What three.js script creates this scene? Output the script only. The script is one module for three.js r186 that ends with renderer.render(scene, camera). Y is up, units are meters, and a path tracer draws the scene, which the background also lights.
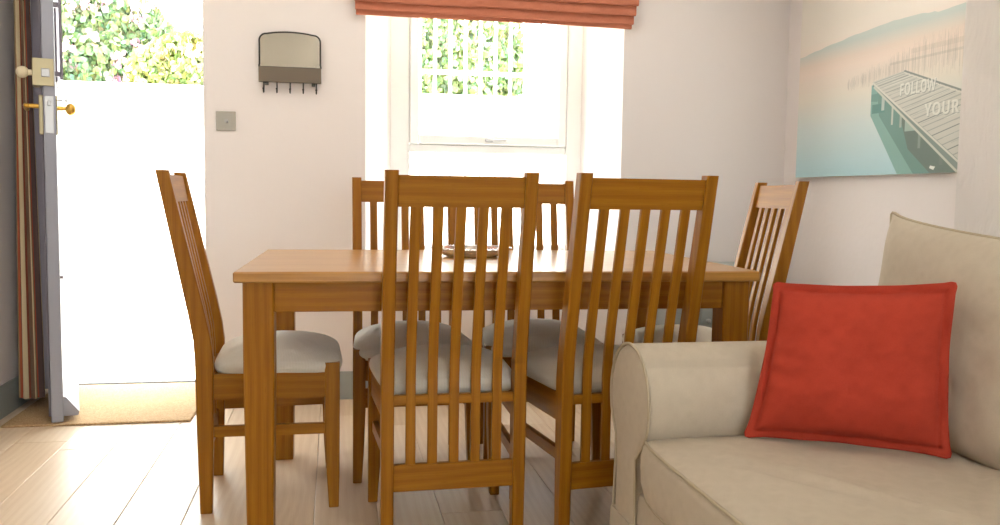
import * as THREE from 'three';
import { mergeGeometries, toCreasedNormals } from 'three/addons/utils/BufferGeometryUtils.js';
import { RectAreaLightUniformsLib } from 'three/addons/lights/RectAreaLightUniformsLib.js';
RectAreaLightUniformsLib.init();

// ---------------------------------------------------------------- camera, sky, sun, exposure
const D = Math.PI / 180;
const scene = new THREE.Scene();
const camera = new THREE.PerspectiveCamera(33.58, 1000 / 525, 0.05, 80);
camera.position.set(0, 0.99, 0);
camera.rotation.order = 'YXZ';
camera.rotation.set(-4.45 * D, -10.9 * D, 0.8 * D);
scene.add(camera);
const renderer = new THREE.WebGLRenderer({ antialias: true });
renderer.toneMapping = THREE.LinearToneMapping;
renderer.toneMappingExposure = 1.0;
renderer.shadowMap.enabled = true;
scene.background = new THREE.Color().setRGB(0.86, 0.94, 1.0);
scene.backgroundIntensity = 11.5;
const sun = new THREE.DirectionalLight(new THREE.Color().setRGB(1, 0.95, 0.86), 48);
sun.position.set(-10, 12, -7);
sun.target.position.set(0, 0, -8);
sun.castShadow = true;
sun.shadow.mapSize.set(2048, 2048);
Object.assign(sun.shadow.camera, { left: -10, right: 10, top: 10, bottom: -10, near: 1, far: 40 });
scene.add(sun, sun.target);
const LAMP = 9.5;                                     // radiance of each unseen ceiling light
const LAMP_COLOR = new THREE.Color().setRGB(1.0, 0.965, 0.915);

// ---------------------------------------------------------------- helpers
let seed = 7;
const rnd = () => { seed = (seed * 1664525 + 1013904223) >>> 0; return seed / 4294967296; };
const rr = (a, b) => a + (b - a) * rnd();
const V = (x, y, z) => new THREE.Vector3(x, y, z);
const names = {};
function numbered(n) { const k = names[n] = (names[n] ?? -1) + 1; return k ? n + '_' + String(k).padStart(3, '0') : n; }
function tag(o, label, category, group) { o.userData.label = label; o.userData.category = category; if (group) o.userData.group = group; return o; }
function thing(name, label, category, pos = [0, 0, 0], turn = 0, group) {
  const o = new THREE.Group(); o.name = numbered(name); scene.add(o);
  o.position.set(...pos); o.rotation.y = turn; return tag(o, label, category, group);
}
function mesh(name, geo, mat, parent) {
  const m = new THREE.Mesh(Array.isArray(geo) ? (geo.length > 1 ? join(geo) : geo[0]) : geo, mat);
  m.name = parent === scene ? numbered(name) : name; m.castShadow = m.receiveShadow = true; parent.add(m); return m;
}
function struct(name, label, category, geo, mat) {
  const m = mesh(name, geo, mat, scene); m.userData.kind = 'structure'; return tag(m, label, category);
}
function structGroup(name, label, category) {
  const o = thing(name, label, category); o.userData.kind = 'structure'; return o;
}
function join(list) {
  return mergeGeometries(list.map((g) => { const q = g.index ? g.toNonIndexed() : g; for (const k of Object.keys(q.attributes)) if (!['position', 'normal', 'uv'].includes(k)) q.deleteAttribute(k); return q; }));
}
// uv in metres from position: u runs along the grain axis
function boxUV(g, grain = 1, off = null) {
  const p = g.attributes.position, n = g.attributes.normal, uv = new Float32Array(p.count * 2);
  const ou = off ? off[0] : rnd() * 3, ov = off ? off[1] : rnd() * 3;
  for (let i = 0; i < p.count; i++) {
    const a = [p.getX(i), p.getY(i), p.getZ(i)], m = [Math.abs(n.getX(i)), Math.abs(n.getY(i)), Math.abs(n.getZ(i))];
    const f = m[0] > m[1] && m[0] > m[2] ? 0 : m[1] > m[2] ? 1 : 2;
    const rest = [0, 1, 2].filter((k) => k !== f);
    let u = grain, v = rest.find((k) => k !== grain);
    if (f === grain) { u = rest[0]; v = rest[1]; }
    uv[2 * i] = a[u] + ou; uv[2 * i + 1] = a[v] + ov + f * 0.37;
  }
  g.setAttribute('uv', new THREE.BufferAttribute(uv, 2)); return g;
}
function fromTris(pos) {
  const g = new THREE.BufferGeometry(); g.setAttribute('position', new THREE.Float32BufferAttribute(pos, 3)); g.computeVertexNormals(); return g;
}
class Poly {
  constructor() { this.p = []; }
  face(pts, c) {                                    // convex polygon, turned away from point c
    const n = V(0, 0, 0), e1 = pts[1].clone().sub(pts[0]), e2 = pts[2].clone().sub(pts[0]); n.crossVectors(e1, e2);
    const mid = pts.reduce((s, q) => s.add(q), V(0, 0, 0)).divideScalar(pts.length).sub(c);
    const q = n.dot(mid) < 0 ? pts.slice().reverse() : pts;
    for (let i = 1; i + 1 < q.length; i++) for (const v of [q[0], q[i], q[i + 1]]) this.p.push(v.x, v.y, v.z);
  }
  done() { return fromTris(this.p); }
}
// box with chamfered edges between two corners
function cbox(x0, x1, y0, y1, z0, z1, c = 0.003, grain = null) {
  const P = new Poly(), C = V((x0 + x1) / 2, (y0 + y1) / 2, (z0 + z1) / 2), h = [(x1 - x0) / 2, (y1 - y0) / 2, (z1 - z0) / 2];
  const vert = (s, f) => { const q = [0, 1, 2].map((k) => s[k] * (h[k] - (k === f ? 0 : c))); return V(q[0], q[1], q[2]).add(C); };
  const S = [-1, 1];
  for (let f = 0; f < 3; f++) for (const s of S) {
    const [a, b] = [0, 1, 2].filter((k) => k !== f);
    const mk = (i, j) => { const q = [0, 0, 0]; q[f] = s; q[a] = i; q[b] = j; return vert(q, f); };
    P.face([mk(-1, -1), mk(1, -1), mk(1, 1), mk(-1, 1)], C);
    for (const t of S) {                            // the edge f / a at (s, t), and f / b only for f < b
      if (f < a) { const e = (j, w) => { const q = [0, 0, 0]; q[f] = s; q[a] = t; q[b] = j; return vert(q, w); }; P.face([e(-1, f), e(1, f), e(1, a), e(-1, a)], C); }
      if (f < b) { const e = (j, w) => { const q = [0, 0, 0]; q[f] = s; q[b] = t; q[a] = j; return vert(q, w); }; P.face([e(-1, f), e(1, f), e(1, b), e(-1, b)], C); }
    }
  }
  for (const i of S) for (const j of S) for (const k of S) P.face([vert([i, j, k], 0), vert([i, j, k], 1), vert([i, j, k], 2)], C);
  const g = P.done();
  return boxUV(g, grain ?? (h[0] > h[1] && h[0] > h[2] ? 0 : h[1] > h[2] ? 1 : 2));
}
// bar through horizontal sections [y, x0, x1, z0, z1], edges chamfered
function bar(sec, c = 0.003, grain = 1) {
  const P = new Poly();
  const ring = ([y, x0, x1, z0, z1]) => [[x0 + c, z0], [x1 - c, z0], [x1, z0 + c], [x1, z1 - c], [x1 - c, z1], [x0 + c, z1], [x0, z1 - c], [x0, z0 + c]].map(([x, z]) => V(x, y, z));
  const mid = ([y, x0, x1, z0, z1]) => V((x0 + x1) / 2, y, (z0 + z1) / 2);
  for (let i = 0; i + 1 < sec.length; i++) {
    const A = ring(sec[i]), B = ring(sec[i + 1]), c0 = mid(sec[i]).add(mid(sec[i + 1])).multiplyScalar(0.5);
    for (let k = 0; k < 8; k++) { const l = (k + 1) % 8; P.face([A[k], A[l], B[l], B[k]], c0); }
  }
  const last = sec[sec.length - 1];
  P.face(ring(sec[0]), mid(last)); P.face(ring(last), mid(sec[0]));
  return boxUV(P.done(), grain);
}
// vertical prism over a plan outline [x, z]
function prism(pts, y0, y1) {
  const P = new Poly(), cx = pts.reduce((s, q) => s + q[0], 0) / pts.length, cz = pts.reduce((s, q) => s + q[1], 0) / pts.length, C = V(cx, (y0 + y1) / 2, cz);
  pts.forEach((a, i) => { const b = pts[(i + 1) % pts.length]; P.face([V(a[0], y0, a[1]), V(b[0], y0, b[1]), V(b[0], y1, b[1]), V(a[0], y1, a[1])], C); });
  P.face(pts.map((q) => V(q[0], y0, q[1])), C); P.face(pts.map((q) => V(q[0], y1, q[1])), C);
  return boxUV(P.done(), 1, [0, 0]);
}
// closed outline [a, b] swept along an axis by an ExtrudeGeometry; map(a, b, t) -> Vector3
function extrude(outline, len, map, bevel = 0, grain = 0) {
  const s = new THREE.Shape(outline.map(([a, b]) => new THREE.Vector2(a, b)));
  const g0 = new THREE.ExtrudeGeometry(s, { depth: len - 2 * bevel, bevelEnabled: bevel > 0, bevelSize: bevel, bevelThickness: bevel, bevelOffset: -bevel, bevelSegments: 2, curveSegments: 8 });
  const g = g0.index ? g0.toNonIndexed() : g0, p = g.attributes.position;
  const test = map(1, 0, 0).sub(map(0, 0, 0)).cross(map(0, 1, 0).sub(map(0, 0, 0))).dot(map(0, 0, 1).sub(map(0, 0, 0)));
  for (let i = 0; i < p.count; i++) { const v = map(p.getX(i), p.getY(i), p.getZ(i) + bevel); p.setXYZ(i, v.x, v.y, v.z); }
  if (test < 0) for (let i = 0; i < p.count; i += 3) { const a = [p.getX(i + 1), p.getY(i + 1), p.getZ(i + 1)]; p.setXYZ(i + 1, p.getX(i + 2), p.getY(i + 2), p.getZ(i + 2)); p.setXYZ(i + 2, ...a); }
  return boxUV(toCreasedNormals(g, 0.6), grain);
}
// smooth grid surface f(u, v) -> Vector3
function sheet(nu, nv, f, uvs = [1, 1], closeU = false) {
  const pos = [], uv = [], idx = [];
  for (let j = 0; j <= nv; j++) for (let i = 0; i <= nu; i++) { const q = f(i / nu, j / nv); pos.push(q.x, q.y, q.z); uv.push(i / nu * uvs[0], j / nv * uvs[1]); }
  for (let j = 0; j < nv; j++) for (let i = 0; i < nu; i++) { const a = j * (nu + 1) + i, b = a + 1, c = a + nu + 1, d = c + 1; idx.push(a, b, d, a, d, c); }
  const g = new THREE.BufferGeometry(); g.setAttribute('position', new THREE.Float32BufferAttribute(pos, 3)); g.setAttribute('uv', new THREE.Float32BufferAttribute(uv, 2)); g.setIndex(idx); g.computeVertexNormals();
  if (closeU) { const n = g.attributes.normal; for (let j = 0; j <= nv; j++) { const a = j * (nu + 1), b = a + nu; const v = V(n.getX(a) + n.getX(b), n.getY(a) + n.getY(b), n.getZ(a) + n.getZ(b)).normalize(); n.setXYZ(a, v.x, v.y, v.z); n.setXYZ(b, v.x, v.y, v.z); } }
  return g;
}
function tube(pts, r, seg = 48, rad = 6, closed = false) {
  const c = new THREE.CatmullRomCurve3(pts.map((q) => Array.isArray(q) ? V(...q) : q), closed, 'catmullrom', 0.5);
  return new THREE.TubeGeometry(c, seg, r, rad, closed);
}
function cyl(r0, r1, h, pos, axis = 'y', seg = 20) {
  const g = new THREE.CylinderGeometry(r0, r1, h, seg); if (axis === 'x') g.rotateZ(-Math.PI / 2); if (axis === 'z') g.rotateX(Math.PI / 2);
  g.translate(...pos); return g;
}

// noise textures
function hash(x, y, s) { let h = (x * 374761393 + y * 668265263 + s * 974634777) | 0; h = Math.imul(h ^ (h >>> 13), 1274126177); return ((h ^ (h >>> 16)) >>> 0) / 4294967296; }
function vnoise(x, y, px, py, s) {                   // tileable value noise, period px, py
  const xi = Math.floor(x), yi = Math.floor(y), fx = x - xi, fy = y - yi, w = (t) => t * t * (3 - 2 * t), m = (a, b) => ((a % b) + b) % b;
  const h = (i, j) => hash(m(xi + i, px), m(yi + j, py), s), u = w(fx), v = w(fy);
  return (h(0, 0) * (1 - u) + h(1, 0) * u) * (1 - v) + (h(0, 1) * (1 - u) + h(1, 1) * u) * v;
}
function tex(w, h, f, srgb, repeat) {
  const d = new Uint8Array(w * h * 4);
  for (let j = 0; j < h; j++) for (let i = 0; i < w; i++) { const c = f(i / w, j / h); for (let k = 0; k < 3; k++) d[(j * w + i) * 4 + k] = Math.max(0, Math.min(255, Math.round(c[k] * 255))); d[(j * w + i) * 4 + 3] = 255; }
  const t = new THREE.DataTexture(d, w, h); t.wrapS = t.wrapT = THREE.RepeatWrapping; t.magFilter = THREE.LinearFilter; t.minFilter = THREE.LinearMipmapLinearFilter; t.generateMipmaps = true;
  if (srgb) t.colorSpace = THREE.SRGBColorSpace; if (repeat) t.repeat.set(...repeat); t.needsUpdate = true; return t;
}
const mixc = (a, b, t) => a.map((x, k) => x + (b[k] - x) * t);
const hexc = (h) => [(h >> 16 & 255) / 255, (h >> 8 & 255) / 255, (h & 255) / 255];
function grainAt(u, v, s) {                          // one tile = 1 m along u, 0.25 m along v
  const bend = vnoise(u * 3, v * 2, 3, 2, s) * 0.12 + vnoise(u * 7, v * 4, 7, 4, s + 1) * 0.03;
  const rings = 0.5 + 0.5 * Math.sin((v + bend) * Math.PI * 2 * 9);
  const fine = vnoise(u * 10, v * 96, 10, 96, s + 2), pores = vnoise(u * 44, v * 200, 44, 200, s + 3), broad = vnoise(u * 2, v * 6, 2, 6, s + 4);
  return { tone: 0.34 * rings + 0.36 * fine + 0.3 * broad, pores };
}
function woodTex(light, dark, s) {
  const L = hexc(light), K = hexc(dark);
  return tex(1024, 512, (u, v) => { const g = grainAt(u, v, s); let c = mixc(L, K, g.tone); if (g.pores > 0.78) c = mixc(c, K, (g.pores - 0.78) * 2.2); return c; }, true, [1, 4]);
}
const woodBump = tex(512, 512, (u, v) => { const g = grainAt(u, v, 31); const x = 0.6 - 0.3 * g.tone - Math.max(0, g.pores - 0.75); return [x, x, x]; }, false, [1, 4]);
function std(o) { return new THREE.MeshStandardMaterial(o); }

const oak = new THREE.MeshPhysicalMaterial({ map: woodTex(0xab7316, 0x885208, 11), bumpMap: woodBump, bumpScale: 0.0006, roughness: 0.4, specularIntensity: 0.5 });
const oakLitTop = new THREE.MeshPhysicalMaterial({ map: woodTex(0xc48f3e, 0xa06c22, 23), bumpMap: woodBump, bumpScale: 0.0003, roughness: 0.34, clearcoat: 0.6, clearcoatRoughness: 0.25 });  // same oak as the legs, paler to stand in for light on top
const floorTones = [[0xe0ccb2, 0xd0b799], [0xe4d2ba, 0xd5bda0], [0xddc7ab, 0xcbb090], [0xe2cfb5, 0xd2b99c]].map(([a, b], i) =>
  std({ map: woodTex(a, b, 41 + i * 9), bumpMap: woodBump, bumpScale: 0.0006, roughness: 0.34 }));
const plasterBump = tex(512, 512, (u, v) => { const x = 0.5 * vnoise(u * 6, v * 6, 6, 6, 3) + 0.3 * vnoise(u * 19, v * 19, 19, 19, 4) + 0.2 * vnoise(u * 70, v * 70, 70, 70, 5); return [x, x, x]; }, false, [0.8, 0.8]);
const wallPaint = std({ color: 0xede6e2, roughness: 0.9, bumpMap: plasterBump, bumpScale: 0.002 });
const whitePaint = std({ color: 0xefebe2, roughness: 0.85, bumpMap: plasterBump, bumpScale: 0.004 });
const roughBump = tex(512, 512, (v, u) => { const w = vnoise(u * 5, v * 5, 5, 5, 9) * 0.1; const x = 0.55 * vnoise((u + w) * 44, v * 9, 44, 9, 6) + 0.3 * vnoise((u + w) * 90, v * 24, 90, 24, 7) + 0.15 * vnoise(u * 150, v * 150, 150, 150, 8); return [x, x, x]; }, false, [1.6, 1.6]);
const roughPaint = std({ color: 0xe4dfdb, roughness: 0.9, bumpMap: roughBump, bumpScale: 0.0028 });
const greyPaint = std({ color: 0x9aa09c, roughness: 0.5 });
const doorPaint = std({ color: 0x979aa6, roughness: 0.5, bumpMap: plasterBump, bumpScale: 0.001 });
const doorDark = std({ color: 0x77727c, roughness: 0.6 });  // darker copy of the door paint; shade on the inner boards is toned in
const upvc = std({ color: 0xf4f3ef, roughness: 0.35 });
const whiteMetal = std({ color: 0xf1f1ee, roughness: 0.4 });
const darkMetal = std({ color: 0x3c3a36, roughness: 0.5, metalness: 0.5 });
const brushed = std({ color: 0xa6a297, roughness: 0.4, metalness: 0.55 });
const brass = std({ color: 0xcaa04a, roughness: 0.3, metalness: 0.85 });
const agedBrass = std({ color: 0xb5ab8a, roughness: 0.45, metalness: 0.5 });
const steel = std({ color: 0xa9a7a4, roughness: 0.35, metalness: 0.7 });
const cream = std({ color: 0xe6d9b8, roughness: 0.4 });
const rubber = std({ color: 0x2b2c2e, roughness: 0.7 });
const mirrorGlass = std({ color: 0xd9dad2, roughness: 0.03, metalness: 1 });
const pane = new THREE.MeshPhysicalMaterial({ color: 0xffffff, roughness: 0, transmission: 1, thickness: 0, ior: 1.45 });
function weave(a, b, n, rep, s) {
  const A = hexc(a), B = hexc(b);
  const f = (u, v) => { const t = 0.5 + 0.25 * Math.sin(u * n * 2 * Math.PI) * (0.6 + 0.8 * vnoise(u * 40, v * 9, 40, 9, s)) + 0.25 * Math.sin(v * n * 2 * Math.PI) * (0.6 + 0.8 * vnoise(u * 9, v * 40, 9, 40, s + 1)); return Math.max(0, Math.min(1, t)); };
  return {
    map: tex(512, 512, (u, v) => mixc(A, B, 0.5 * f(u, v) + 0.3 * vnoise(u * 7, v * 7, 7, 7, s + 2) + 0.2 * vnoise(u * 60, v * 60, 60, 60, s + 3)), true, rep),
    bumpMap: tex(512, 512, (u, v) => { const x = f(u, v); return [x, x, x]; }, false, rep),
  };
}
const sofaCloth = new THREE.MeshPhysicalMaterial({ ...weave(0xccc0ad, 0xbbae9a, 64, [9, 9], 60), bumpScale: 0.0003, roughness: 0.95, sheen: 0.25, sheenRoughness: 0.6, sheenColor: new THREE.Color(0xd8cfbe) });
const sofaPiping = std({ color: 0xb9ab92, roughness: 0.95 });
const redCloth = new THREE.MeshPhysicalMaterial({ ...weave(0xc84d39, 0xb23f2e, 64, [9, 9], 70), bumpScale: 0.0006, roughness: 0.95, sheen: 0.15, sheenRoughness: 0.6, sheenColor: new THREE.Color(0xe07a66), specularIntensity: 0.3 });
const seatCloth = new THREE.MeshPhysicalMaterial({ ...weave(0xf0eadd, 0xe4dccb, 64, [7, 7], 80), bumpScale: 0.0005, roughness: 0.9, sheen: 0.6, sheenRoughness: 0.4, sheenColor: new THREE.Color(0xe8e4da) });
const blindCloth = std({ ...weave(0xd0856a, 0xbd7052, 64, [5, 5], 90), bumpScale: 0.0006, roughness: 0.95 });
const matCoir = std({ map: tex(256, 256, (u, v) => mixc(hexc(0xd2b48c), hexc(0xad8a5e), 0.5 * vnoise(u * 64, v * 64, 64, 64, 12) + 0.5 * vnoise(u * 128, v * 90, 128, 90, 13)), true, [3, 3]), bumpMap: tex(256, 256, (u, v) => { const x = vnoise(u * 110, v * 110, 110, 110, 15); return [x, x, x]; }, false, [3, 3]), bumpScale: 0.004, roughness: 1 });

// ---------------------------------------------------------------- the room
const XL = -1.42, XR = 2.31, ZB = -4.2, ZO = -4.68, ZR = 2.6, YC = 2.38, XC = 1.8, ZC = -2.27;
const DX0 = -1.42, DX1 = -0.58, DH = 2.06;                       // doorway
const WA = 0.152, WB = 1.42, WC = 0.33, WD = 1.292, WS = 0.66, WT = 2.12;   // splayed window opening
struct('wall_back', 'off-white plastered wall with the doorway and the window', 'wall', [
  prism([[DX0, ZB], [DX1, ZB], [DX1, ZO], [DX0, ZO]], DH, YC + 0.15),
  prism([[DX1, ZB], [WA, ZB], [WC, ZO], [DX1, ZO]], -0.1, YC + 0.15),
  prism([[WA, ZB], [WB, ZB], [WD, ZO], [WC, ZO]], -0.1, WS),
  prism([[WA, ZB], [WB, ZB], [WD, ZO], [WC, ZO]], WT, YC + 0.15),
  prism([[WB, ZB], [XR + 0.3, ZB], [XR + 0.3, ZO], [WD, ZO]], -0.1, YC + 0.15)], wallPaint);
struct('wall_left', 'shaded cream wall beside the striped curtain', 'wall', prism([[XL - 0.3, ZO], [XL, ZO], [XL, ZR], [XL - 0.3, ZR]], -0.1, YC + 0.15), wallPaint);
struct('wall_right', 'off-white wall carrying the lake canvas', 'wall', prism([[XR, ZB], [XR + 0.3, ZB], [XR + 0.3, ZR], [XR, ZR]], -0.1, YC + 0.15), wallPaint);
struct('wall_chimney', 'rough-textured white chimney breast behind the sofa', 'wall', prism([[XC, ZC], [XR, ZC], [XR, -0.45], [XC, -0.45]], 0, YC), roughPaint);
const RW = [-0.05, 1.65, 0.70, 2.10], rearPiece = (a, b, y0, y1) => prism([[a, ZR], [b, ZR], [b, ZR + 0.3], [a, ZR + 0.3]], y0, y1);  // opening of the unseen rear window, sized for the light it lets in
struct('wall_rear', 'off-white wall behind the viewer with an opening for the unseen window', 'wall', [rearPiece(XL - 0.3, RW[0], -0.1, YC + 0.15), rearPiece(RW[1], XR + 0.3, -0.1, YC + 0.15), rearPiece(RW[0], RW[1], -0.1, RW[2]), rearPiece(RW[0], RW[1], RW[3], YC + 0.15)], wallPaint);
struct('ceiling', 'plain white ceiling', 'ceiling', prism([[XL, ZB], [XR, ZB], [XR, ZR], [XL, ZR]], YC, YC + 0.15), whitePaint);

// floor of oak boards, 0.1935 m wide, laid towards the back wall
{
  const f = structGroup('floor', 'pale oak floor of wide boards', 'floor');
  mesh('subfloor', prism([[XL - 0.02, ZO - 0.02], [XR, ZO - 0.02], [XR, ZR], [XL - 0.02, ZR]], -0.1, -0.016), rubber, f);
  const w = 0.1935, ends = { '5': [-2.62], '-1': [-3.1], '0': [-3.55] };
  for (let i = -4; i < 13; i++) {
    const x0 = Math.max(XL, -0.638 + i * w), x1 = Math.min(XR, -0.638 + (i + 1) * w);
    if (x1 - x0 < 0.01) continue;
    let cuts = ends[String(i)] ? [...ends[String(i)]] : [ZB + rr(0.3, 1.9)];
    while (cuts[cuts.length - 1] + 1.9 < ZR) cuts.push(cuts[cuts.length - 1] + 1.9);
    if (cuts[0] - 1.9 > ZB) cuts.unshift(cuts[0] - 1.9);
    const zz = [ZB, ...cuts, ZR];
    for (let k = 0; k + 1 < zz.length; k++) {
      if (zz[k + 1] - zz[k] < 0.05) continue;
      const g = cbox(x0 + 0.0006, x1 - 0.0006, -0.016, 0, zz[k] + 0.0006, zz[k + 1] - 0.0006, 0.0016, 2);
      boxUV(g, 2, [rnd() * 5, rnd() * 5]);
      mesh('plank', g, floorTones[Math.floor(rnd() * 4)], f);
    }
  }
  // boards of the doorway
  for (let i = 0; i < 4; i++) { const x0 = DX0 + i * 0.21; mesh('plank', cbox(x0, x0 + 0.2094, -0.016, 0, ZO, ZB - 0.001, 0.0016, 2), floorTones[i], f); }
}
// skirting
const skirtProfile = [[0, 0], [0.022, 0], [0.022, 0.085], [0.017, 0.098], [0.017, 0.108], [0.010, 0.122], [0.008, 0.132], [0, 0.132]];
struct('baseboard_back', 'grey moulded skirting under the mirror and the window', 'skirting', extrude(skirtProfile, XR - DX1 - 0.06, (a, b, t) => V(DX1 + 0.06 + t, b, ZB + a)), greyPaint);
struct('baseboard_left', 'grey moulded skirting below the striped curtain', 'skirting', extrude(skirtProfile, ZR - ZB + 0.36, (a, b, t) => V(XL + a, b, ZB - 0.36 + t)), greyPaint);
struct('baseboard_right', 'grey moulded skirting in the alcove under the canvas', 'skirting', extrude(skirtProfile, ZC - ZB - 0.03, (a, b, t) => V(XR - a, b, ZB + 0.03 + t)), greyPaint);
struct('trim_1', 'dark metal threshold strip across the doorway', 'threshold', extrude([[-0.03, 0], [0.03, 0], [0.022, 0.012], [-0.022, 0.012]], DX1 - DX0, (a, b, t) => V(DX0 + t, b, -4.655 + a)), std({ color: 0x4c4b48, roughness: 0.6, metalness: 0.2 }));

struct('trim_2', 'grey painted door frame at the outer face of the wall', 'door frame', [cbox(XL, -1.31, 0, DH, -4.68, -4.59, 0.003), cbox(DX1 - 0.045, DX1, 0, DH, -4.68, -4.60, 0.003), cbox(-1.31, DX1 - 0.045, DH - 0.05, DH, -4.68, -4.60, 0.003)], doorDark);
// ---------------------------------------------------------------- window
{
  const w = structGroup('window_1', 'white framed window with clear panes in a deep splayed opening', 'window');
  const z0 = -4.66, z1 = -4.585, T = (x0, x1, y0, y1, a = z0, b = z1) => cbox(x0, x1, y0, y1, a, b, 0.006);
  const fr = mesh('frame', [T(0.27, 0.39, WS, WT), T(1.235, 1.335, WS, WT), T(0.39, 1.235, WT - 0.06, WT), T(0.39, 1.235, WS, WS + 0.06), T(0.39, 1.235, 1.205, 1.25)], upvc, w);
  mesh('bead', [cbox(0.384, 0.3885, WS + 0.06, WT, z1 - 0.001, z1 + 0.010, 0.001), cbox(1.2365, 1.241, WS + 0.06, WT, z1 - 0.001, z1 + 0.010, 0.001)], upvc, fr);
  const s = mesh('sash', [T(0.392, 0.442, 1.252, WT - 0.062, z0 + 0.01, z1 + 0.018), T(1.185, 1.233, 1.252, WT - 0.062, z0 + 0.01, z1 + 0.018), T(0.442, 1.185, 1.252, 1.30, z0 + 0.01, z1 + 0.018), T(0.442, 1.185, WT - 0.11, WT - 0.062, z0 + 0.01, z1 + 0.018)], upvc, w);
  mesh('gasket', [cbox(0.442, 0.445, 1.30, WT - 0.11, z0 + 0.05, z0 + 0.062, 0.0005), cbox(1.182, 1.185, 1.30, WT - 0.11, z0 + 0.05, z0 + 0.062, 0.0005)], greyPaint, s);
  mesh('handle', [cbox(0.79, 0.83, 1.268, 1.284, z1 + 0.018, z1 + 0.028, 0.002), cbox(0.80, 0.90, 1.272, 1.282, z1 + 0.028, z1 + 0.04, 0.003)], steel, s);
  mesh('pane', new THREE.PlaneGeometry(0.75, WT - 1.40).translate(0.8135, (1.29 + WT - 0.10) / 2, -4.63), pane, w);
  mesh('pane', new THREE.PlaneGeometry(0.85, 1.21 - WS - 0.05).translate(0.8135, (1.21 + WS + 0.05) / 2, -4.63), pane, w);
  mesh('gasket', [cbox(0.39, 0.394, WS + 0.06, 1.205, z0 + 0.05, z1 + 0.002, 0.0005)], greyPaint, w);
  mesh('sill', prism([[WA - 0.03, ZB + 0.03], [WB + 0.03, ZB + 0.03], [WB - 0.002, ZB], [WD, -4.59], [WC, -4.59], [WA + 0.002, ZB]], WS, WS + 0.022), upvc, w);
}
{
  const w = structGroup('window_2', 'unseen window behind the viewer, placed to light faces turned to the viewer', 'window'), z = ZR + 0.2, T = (x0, x1, y0, y1) => cbox(x0, x1, y0, y1, z, z + 0.06, 0.004), xm = (RW[0] + RW[1]) / 2;  // out of view, placed to light faces toward the viewer and under the table
  mesh('frame', [T(RW[0], RW[0] + 0.06, RW[2], RW[3]), T(RW[1] - 0.06, RW[1], RW[2], RW[3]), T(RW[0] + 0.06, RW[1] - 0.06, RW[2], RW[2] + 0.06), T(RW[0] + 0.06, RW[1] - 0.06, RW[3] - 0.06, RW[3]), T(xm - 0.03, xm + 0.03, RW[2] + 0.06, RW[3] - 0.06)], upvc, w);
  for (const s of [-1, 1]) mesh('pane', new THREE.PlaneGeometry((RW[1] - RW[0]) / 2 - 0.08, RW[3] - RW[2] - 0.1).rotateY(Math.PI).translate(xm + s * (RW[1] - RW[0] - 0.06) / 4, (RW[2] + RW[3]) / 2, z + 0.03), pane, w);
}
// white security bars outside
{
  const g = thing('window_grille', 'white upright security bars outside the window', 'grille', [0, 0, -4.85]);
  for (let i = -1; i < 12; i++) mesh('bar', cyl(0.0095, 0.0095, 1.75, [0.469 + i * 0.0848, 1.4, 0], 'y', 12), whiteMetal, g);
  for (const y of [0.58, 1.662, 2.22]) mesh('rail', cbox(0.30, 1.42, y - 0.012, y + 0.012, -0.004, 0.004, 0.001), whiteMetal, g);
  mesh('lower_rail', cbox(0.39, 1.30, 1.226, 1.231, -0.022, -0.012, 0.001), darkMetal, g);
  for (const x of [0.30, 1.40]) for (const y of [0.57, 2.21]) mesh('bracket', cbox(x, x + 0.02, y, y + 0.02, -0.004, 0.176, 0.001), whiteMetal, g);
}
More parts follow.
